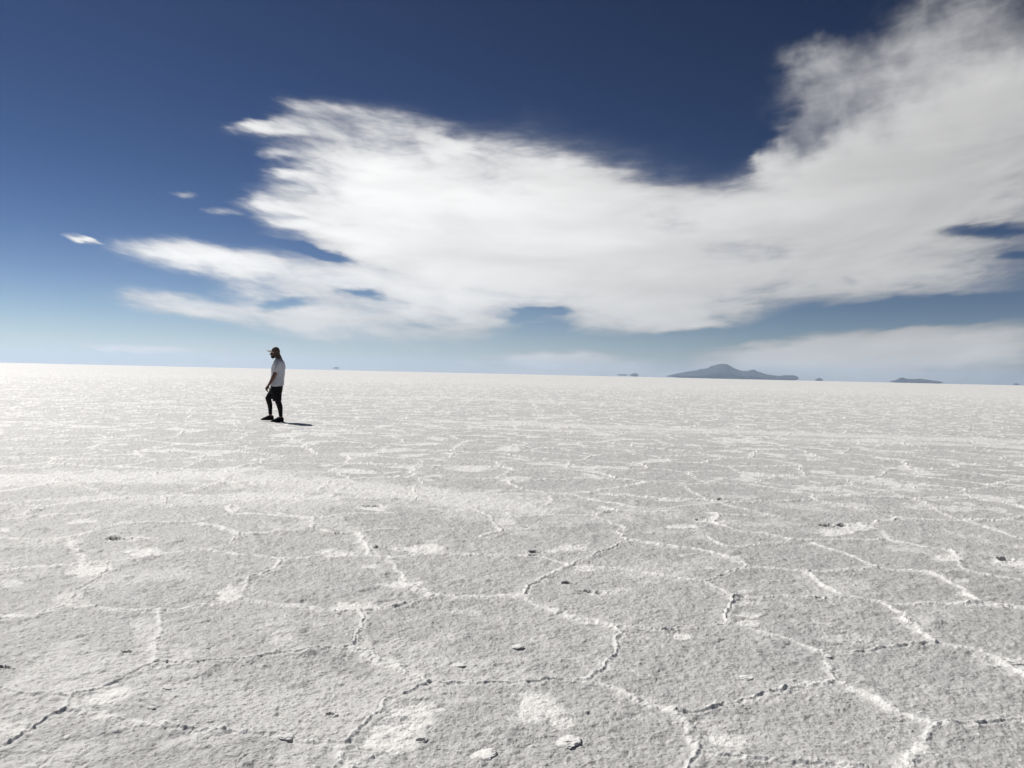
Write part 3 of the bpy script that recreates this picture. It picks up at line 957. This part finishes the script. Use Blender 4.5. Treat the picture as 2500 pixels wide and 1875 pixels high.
def build_person():
    root = bpy.data.objects.new('person', None)
    COL.objects.link(root)
    tag(root, 'man walking left on the salt in white t-shirt, black shorts over leggings and a cap', 'person')
    root.location = (PERSON_AT[0], PERSON_AT[1], 0.0)
    root.rotation_euler = (0, 0, PERSON_AZ)

    # ---- body
    bm = bmesh.new()
    loft(bm, [(J(505, 960), .09, .15), (J(508, 900), .115, .165), (J(512, 820), .115, .155), (J(516, 720), .11, .145),
              (J(520, 600), .12, .160), (J(525, 500), .120, .165), (J(530, 430), .085, .150), (J(528, 395), .08, .12),
              (J(520, 370), .062, .07), (J(505, 335), .056, .058), (J(485, 300), .055, .056)], 28)
    # head bent a little down
    blob(bm, J(472, 255), .098, .076, .112, math.radians(-12))
    blob(bm, J(440, 300), .060, .062, .070, math.radians(-20))
    blob(bm, J(424, 335), .034, .040, .030, 0)             # chin
    blob(bm, J(386, 293), .014, .012, .020, math.radians(25))   # nose
    blob(bm, J(394, 280), .010, .010, .022, math.radians(15))
    blob(bm, J(400, 318), .010, .024, .008, 0)             # lips
    blob(bm, J(400, 325), .009, .021, .007, 0)
    blob(bm, J(404, 262), .014, .045, .010, 0)             # brow
    for s in (-1, 1):
        blob(bm, J(492, 285, s * .074), .017, .008, .030, math.radians(-15))   # ear
        blob(bm, J(408, 275, s * .031), .011, .012, .010)  # eye
        blob(bm, J(415, 296, s * .042), .020, .016, .018)  # cheek
    # arms
    loft(bm, [(J(525, 440, -.14), .042, .04), (J(518, 465, -.185), .046, .042), (J(500, 520, -.222), .048, .045), (J(474, 612, -.236), .042, .040),
              (J(460, 650, -.236), .044, .042), (J(432, 715, -.228), .042, .037), (J(400, 775, -.218), .034, .030), (J(372, 822, -.208), .026, .021),
              (J(364, 836, -.206), .024, .019)])
    loft(bm, [(J(525, 440, .14), .042, .04), (J(526, 465, .185), .046, .042), (J(532, 520, .222), .048, .045), (J(538, 620, .236), .042, .040),
              (J(535, 660, .234), .043, .041), (J(524, 720, .228), .040, .036), (J(508, 800, .218), .031, .027), (J(498, 850, .212), .026, .020)])
    hand(bm, J(368, 828, -.207), Vector((-.46, .02, -.88)), Vector((.55, .75, -.2)), 1)
    hand(bm, J(499, 846, .212), Vector((-.12, .0, -1)), Vector((-.35, -.9, 0)), -1)
    # legs down into the shoes
    loft(bm, [(J(505, 920, -.085), .088, .085), (J(515, 1000, -.095), .082, .078), (J(530, 1100, -.098), .060, .058), (J(556, 1175, -.098), .058, .055),
              (J(571, 1260, -.097), .046, .044), (J(580, 1345, -.096), .036, .032), (J(584, 1385, -.096), .036, .032), (J(580, 1425, -.096), .040, .032)])
    loft(bm, [(J(480, 920, .085), .088, .085), (J(425, 985, .090), .078, .075), (J(366, 1050, .094), .060, .058), (J(386, 1120, .096), .056, .054),
              (J(400, 1190, .098), .051, .049), (J(405, 1260, .098), .040, .040), (J(406, 1325, .098), .033, .031), (J(408, 1360, .098), .034, .031),
              (J(404, 1395, .098), .038, .031)])
    body = fuse('body', bm, M_SKIN, root, .0055, 2)

    # ---- beard
    bm = bmesh.new()
    loft(bm, [(J(478, 285), .020, .070), (J(462, 312), .034, .067), (J(438, 332), .042, .060), (J(420, 347), .036, .046), (J(414, 358), .022, .028)], 24)
    blob(bm, J(405, 310), .014, .030, .009)
    fuse('beard', bm, M_BEARD, root, .005, 2, (.006, 60))

    # ---- t-shirt
    bm = bmesh.new()
    rows = [(838, 399, 629, .188), (800, 391, 627, .19), (740, 389, 622, .186), (690, 393, 621, .182), (640, 401, 627, .184), (580, 405, 634, .190),
            (520, 408, 639, .197), (470, 420, 637, .203), (430, 436, 627, .196), (405, 449, 612, .175), (385, 462, 598, .135), (370, 474, 588, .088), (357, 482, 578, .070)]
    loft(bm, [(J((a + b) / 2, Y), (b - a) / 2 * S_, w) for Y, a, b, w in rows], 36)
    loft(bm, [(J(530, 412, -.14), .060, .05), (J(522, 440, -.185), .066, .058), (J(506, 490, -.215), .064, .058), (J(487, 550, -.233), .060, .056), (J(470, 602, -.240), .056, .054)])
    loft(bm, [(J(530, 412, .14), .060, .05), (J(526, 440, .185), .066, .058), (J(530, 500, .215), .064, .058), (J(535, 560, .233), .060, .056), (J(536, 612, .240), .056, .054)])
    fuse('t_shirt', bm, M_SHIRT, root, .0065, 2, (.028, 9))

    # ---- shorts
    bm = bmesh.new()
    loft(bm, [(J(505, 818), .138, .172), (J(502, 860), .142, .180), (J(495, 910), .145, .186), (J(490, 955), .140, .186), (J(490, 985), .10, .15)], 32)
    loft(bm, [(J(500, 900, -.085), .105, .10), (J(508, 960, -.095), .103, .102), (J(512, 1030, -.10), .100, .10), (J(513, 1094, -.10), .100, .102)])
    loft(bm, [(J(480, 900, .085), .105, .10), (J(440, 950, .092), .098, .10), (J(408, 1000, .096), .088, .098), (J(382, 1040, .098), .082, .094)])
    fuse('shorts', bm, M_BLACK, root, .0065, 2, (.020, 10))

    # ---- leggings
    bm = bmesh.new()
    loft(bm, [(J(512, 1000, -.096), .088, .086), (J(520, 1060, -.098), .080, .076), (J(530, 1108, -.098), .068, .064), (J(548, 1150, -.098), .066, .060), (J(559, 1190, -.098), .066, .059),
              (J(568, 1240, -.097), .057, .052), (J(575, 1300, -.096), .047, .042), (J(580, 1358, -.096), .043, .038)], 24)
    loft(bm, [(J(425, 985, .092), .085, .082), (J(388, 1022, .094), .076, .072), (J(364, 1052, .094), .068, .062), (J(378, 1100, .096), .064, .060), (J(396, 1165, .098), .058, .056),
              (J(402, 1230, .098), .050, .048), (J(405, 1290, .098), .044, .040), (J(406, 1328, .098), .044, .038)], 24)
    fuse('leggings', bm, M_TIGHT, root, .0055, 1)

    # ---- shoes
    def shoe(dx, dz, y, pitch):
        bm = bmesh.new()
        rows = [(420, 1432, .016), (430, 1424, .032), (452, 1413, .044), (485, 1400, .049), (515, 1385, .047), (542, 1368, .042), (575, 1368, .038),
                (610, 1364, .037), (624, 1378, .034), (630, 1405, .022)]
        n = 20
        loops = []
        for X, Yt, hw in rows:
            zt, zb = (1455 - Yt) * S_, .010
            zc, hh = (zt + zb) / 2, (zt - zb) / 2
            lp = []
            for k in range(n):
                a = 2 * math.pi * k / n
                ca, sa = math.cos(a), math.sin(a)
                cy = math.copysign(abs(ca) ** .8, ca)
                cz = math.copysign(abs(sa) ** (.55 if sa < 0 else 1.0), sa)
                lp.append(bm.verts.new(((X - 520) * S_, hw * cy * (1.0 if sa < .3 else .85), zc + hh * cz)))
            loops.append(lp)
        for u, v in zip(loops[:-1], loops[1:]):
            for k in range(n):
                bm.faces.new((u[k], u[(k + 1) % n], v[(k + 1) % n], v[k]))
        bm.faces.new(loops[0][::-1])
        bm.faces.new(loops[-1])
        M = Matrix.Translation((dx, y, dz)) @ Matrix.Rotation(pitch, 4, 'Y')
        bmesh.ops.transform(bm, matrix=M, verts=bm.verts)
        sh = fuse('shoe', bm, M_SHOE, root, .0045, 2)
        bm = bmesh.new()
        pts = []
        for X, hw in ((416, .014), (426, .034), (450, .047), (485, .053), (520, .050), (560, .042), (600, .041), (622, .038), (633, .022)):
            pts.append(((X - 520) * S_, hw))
        rim = [(x, w) for x, w in pts] + [(x, -w) for x, w in reversed(pts)]
        lo = [bm.verts.new((x, w, .0 + (.006 if i in (0, len(rim) - 1) else 0))) for i, (x, w) in enumerate(rim)]
        hi = [bm.verts.new((x, w, .017)) for x, w in rim]
        bm.faces.new(lo)
        bm.faces.new(hi[::-1])
        for k in range(len(rim)):
            q = (k + 1) % len(rim)
            bm.faces.new((lo[k], lo[q], hi[q], hi[k]))
        bmesh.ops.transform(bm, matrix=M, verts=bm.verts)
        bmesh.ops.recalc_face_normals(bm, faces=bm.faces)
        me = bpy.data.meshes.new('sole')
        bm.to_mesh(me)
        bm.free()
        link('sole', me, M_SOLE, sh, smooth=False)
        bm = bmesh.new()
        for q in range(4):
            X, Z = 492 + q * 12, 1392 - q * 6.5
            c = Vector(((X - 520) * S_, 0, (1455 - Z) * S_))
            M2 = Matrix.Translation(c) @ Matrix.Rotation(.6, 4, 'Y') @ Matrix.Diagonal((.0035, .026, .003, 1))
            bmesh.ops.create_cube(bm, size=2, matrix=M2)
        bmesh.ops.transform(bm, matrix=M, verts=bm.verts)
        me = bpy.data.meshes.new('lace')
        bm.to_mesh(me)
        bm.free()
        link('lace', me, M_SHOE, sh, smooth=False)

    shoe(0.0, 0.0, -.098, 0.0)
    shoe((245 - 417) * S_ + .008, .028, .098, math.radians(1.5))

    # ---- cap
    bm = bmesh.new()
    n, m = 32, 10
    top = bm.verts.new(J(478, 165))
    prev = None
    for j in range(1, m + 1):
        t = j / m
        z = 165 + (262 - 165) * (1 - math.cos(t * math.pi / 2))
        f = math.sin(t * math.pi / 2) ** .85
        lp = []
        for k in range(n):
            a = 2 * math.pi * k / n
            cx = 478 - 6 * t
            lp.append(bm.verts.new(J(cx + math.cos(a) * 77 * f, z + math.cos(a) * -4 * t, math.sin(a) * .087 * f)))
        if prev is None:
            for k in range(n):
                bm.faces.new((top, lp[k], lp[(k + 1) % n]))
        else:
            for k in range(n):
                bm.faces.new((prev[k], lp[k], lp[(k + 1) % n], prev[(k + 1) % n]))
        prev = lp
    bm.faces.new(prev)
    blob(bm, J(478, 164), .009, .009, .006)
    cap = fuse('cap', bm, M_CAP, root, .005, 1, (.004, 30))
    # brim
    bm = bmesh.new()
    gr = []
    for i in range(9):
        t = i / 8
        row = []
        for j in range(17):
            u = -1 + j / 8
            hw = .076 * math.sqrt(max(0.0, 1 - (t ** 2.2) * .93))
            x = 425 - t * 93 * math.sqrt(max(0.02, 1 - (u * .80) ** 2)) + 22 * (u * u) * (1 - t)
            y = hw * u
            z = 220 + 8 * t + 40 * (u * u) * (1 - .45 * t)
            row.append((x, z, y))
        gr.append(row)
    lay = []
    for off in (0, 6):
        lay.append([[bm.verts.new(J(x, z + off, y)) for x, z, y in row] for row in gr])
    for i in range(8):
        for j in range(16):
            a = lay[0]
            bm.faces.new((a[i][j], a[i][j + 1], a[i + 1][j + 1], a[i + 1][j]))
            a = lay[1]
            bm.faces.new((a[i][j], a[i + 1][j], a[i + 1][j + 1], a[i][j + 1]))
    edge = [(0, j) for j in range(17)] + [(i, 16) for i in range(1, 9)] + [(8, j) for j in range(15, -1, -1)] + [(i, 0) for i in range(7, 0, -1)]
    for k in range(len(edge)):
        p, q = edge[k], edge[(k + 1) % len(edge)]
        bm.faces.new((lay[0][p[0]][p[1]], lay[0][q[0]][q[1]], lay[1][q[0]][q[1]], lay[1][p[0]][p[1]]))
    bmesh.ops.recalc_face_normals(bm, faces=bm.faces)
    me = bpy.data.meshes.new('brim')
    bm.to_mesh(me)
    bm.free()
    br = link('brim', me, M_BRIM, cap)
    br['label'] = 'cream brim paler than the crown'
    # flap over ears and nape
    bm = bmesh.new()
    lay = []
    for off in (0.0, .004):
        g = []
        for i in range(9):
            t = i / 8
            row = []
            for j in range(33):
                ph = math.radians(-112 + 224 * j / 32)
                rx = (62 + 34 * t ** 1.1) + off / S_
                ry = .080 + .008 * t + off
                fold = 1 + .05 * t * math.sin(j * 1.9)
                x = 474 + 14 * t + math.cos(ph) * rx * fold
                yy = math.sin(ph) * ry * fold
                z = 254 + t * (98 + 14 * math.cos(ph))
                row.append(bm.verts.new(J(x, z, yy)))
            g.append(row)
        lay.append(g)
    for g in lay:
        for i in range(8):
            for j in range(32):
                bm.faces.new((g[i][j], g[i][j + 1], g[i + 1][j + 1], g[i + 1][j]))
    edge = [(0, j) for j in range(33)] + [(i, 32) for i in range(1, 9)] + [(8, j) for j in range(31, -1, -1)] + [(i, 0) for i in range(7, 0, -1)]
    for k in range(len(edge)):
        p, q = edge[k], edge[(k + 1) % len(edge)]
        bm.faces.new((lay[0][p[0]][p[1]], lay[0][q[0]][q[1]], lay[1][q[0]][q[1]], lay[1][p[0]][p[1]]))
    bmesh.ops.recalc_face_normals(bm, faces=bm.faces)
    me = bpy.data.meshes.new('neck_flap')
    bm.to_mesh(me)
    bm.free()
    link('neck_flap', me, M_CAP, cap)
    # chin cord with its toggle
    bm = bmesh.new()
    for s in (-1, 1):
        loft(bm, [(J(452, 268, s * .080), .002, .002), (J(446, 320, s * .060), .002, .002), (J(436, 356, s * .02), .002, .002), (J(432, 366, 0), .002, .002)], 8)
    blob(bm, J(432, 373), .007, .006, .010)
    me = bpy.data.meshes.new('chin_cord')
    bm.to_mesh(me)
    bm.free()
    link('chin_cord', me, M_CORD, cap)
    return root


build_person()

# ------------------------------------------------------------------ loose lumps of salt
LUMPS = [
    (L, 2085, 1140, 58, 26, 'flat white salt slab lying at the bottom edge below the broken crust patch'),
    (R, 240, 1088, 62, 30, 'jagged white salt lump at the bottom, right of the flat slab'),
    (L, 1975, 752, 38, 24, 'knobbly grey salt lump just above the crack junction in the middle foreground'),
    (L, 1908, 950, 26, 18, 'small round salt lump right of the crack that runs down from the middle junction'),
    (L, 725, 855, 28, 15, 'small salt lump in the left foreground polygon, right of the cream patch'),
    (R, 22, 678, 30, 14, 'small flat salt chip above the level crack in the middle foreground'),
    (R, 1015, 803, 34, 13, 'thin salt chip in the wide polygon right of the middle'),
    (L, 285, 1072, 22, 12, 'small salt chip near the bottom left corner'),
    (L, 655, 943, 18, 8, 'tiny flat salt chip in the polygon at lower left'),
    (L, 700, 1010, 22, 13, 'salt chip sitting on the faint seam at lower left'),
    (L, 1238, 1074, 34, 12, 'dark-edged salt flake on the lower crack left of the broken crust patch'),
    (R, 1365, 722, 16, 22, 'short upright salt lump at the end of the long level ridge at right'),
    (R, 2175, 742, 40, 14, 'broken salt flake by the right edge of the photo'),
    (L, 548, 704, 24, 12, 'broken salt chip beside a small hollow at left'),
]


def lump(f, px, py, ax, ay, label, seed):
    c = f(px, py)
    w = float(np.linalg.norm(f(px + ax, py) - f(px - ax, py))) / 2
    rnd = random.Random(seed)
    bm = bmesh.new()
    bmesh.ops.create_icosphere(bm, subdivisions=5, radius=1.0)
    hgt = w * (.14 + .07 * rnd.random())
    dep = w * (.8 + .3 * rnd.random())
    P = np.array([v.co[:] for v in bm.verts])
    n1 = fbm(P[:, 0] * 1.6 + seed * 3.1, P[:, 1] * 1.6 + P[:, 2] * 1.1, 300 + seed, 3)
    n2 = fbm(P[:, 0] * 6 + seed, P[:, 1] * 6 + P[:, 2] * 5, 310 + seed, 3)
    rr_ = .55 + .75 * n1 + .35 * (n2 - .5)
    for v, q in zip(bm.verts, rr_):
        v.co = Vector((v.co.x * w * q, v.co.y * dep * q, max(v.co.z, -.45) * hgt * (q if v.co.z > 0 else 1)))
    me = bpy.data.meshes.new('salt_lump')
    bm.to_mesh(me)
    bm.free()
    o = link('salt_lump', me, M_LUMP)
    o.location = (c[0], c[1], salt_z(c) + hgt * .05)
    o.rotation_euler = (0, rnd.uniform(-.15, .15), rnd.uniform(-.4, .4))
    tag(o, label, 'salt lump', 'loose lumps and chips of salt lying on the flat')


M_LUMP = simple_mat('salt_crust', (0.80, 0.795, 0.78), .7, .18, 90, .5)
for i, a in enumerate(LUMPS):
    lump(*a, 40 + i)

# ------------------------------------------------------------------ haze
def build_haze():
    bm = bmesh.new()
    bmesh.ops.create_cube(bm, size=1)
    me = bpy.data.meshes.new('haze')
    bm.to_mesh(me)
    bm.free()
    m = bpy.data.materials.new('haze')
    m.use_nodes = True
    nt = m.node_tree
    nt.nodes.clear()
    out = nt.nodes.new('ShaderNodeOutputMaterial')
    v = nt.nodes.new('ShaderNodeVolumePrincipled')
    v.inputs['Color'].default_value = (0.56, 0.72, 0.93, 1)
    v.inputs['Density'].default_value = HAZE
    v.inputs['Anisotropy'].default_value = 0.5
    nt.links.new(v.outputs[0], out.inputs['Volume'])
    o = link('haze', me, m, smooth=False)
    o.scale = (60000, 60000, 430)
    o.location = (0, 0, 430 / 2 - 1.0)
    tag(o, 'thin blue air fading the far mountains', kind='stuff')


HAZE = 3.0e-5
build_haze()
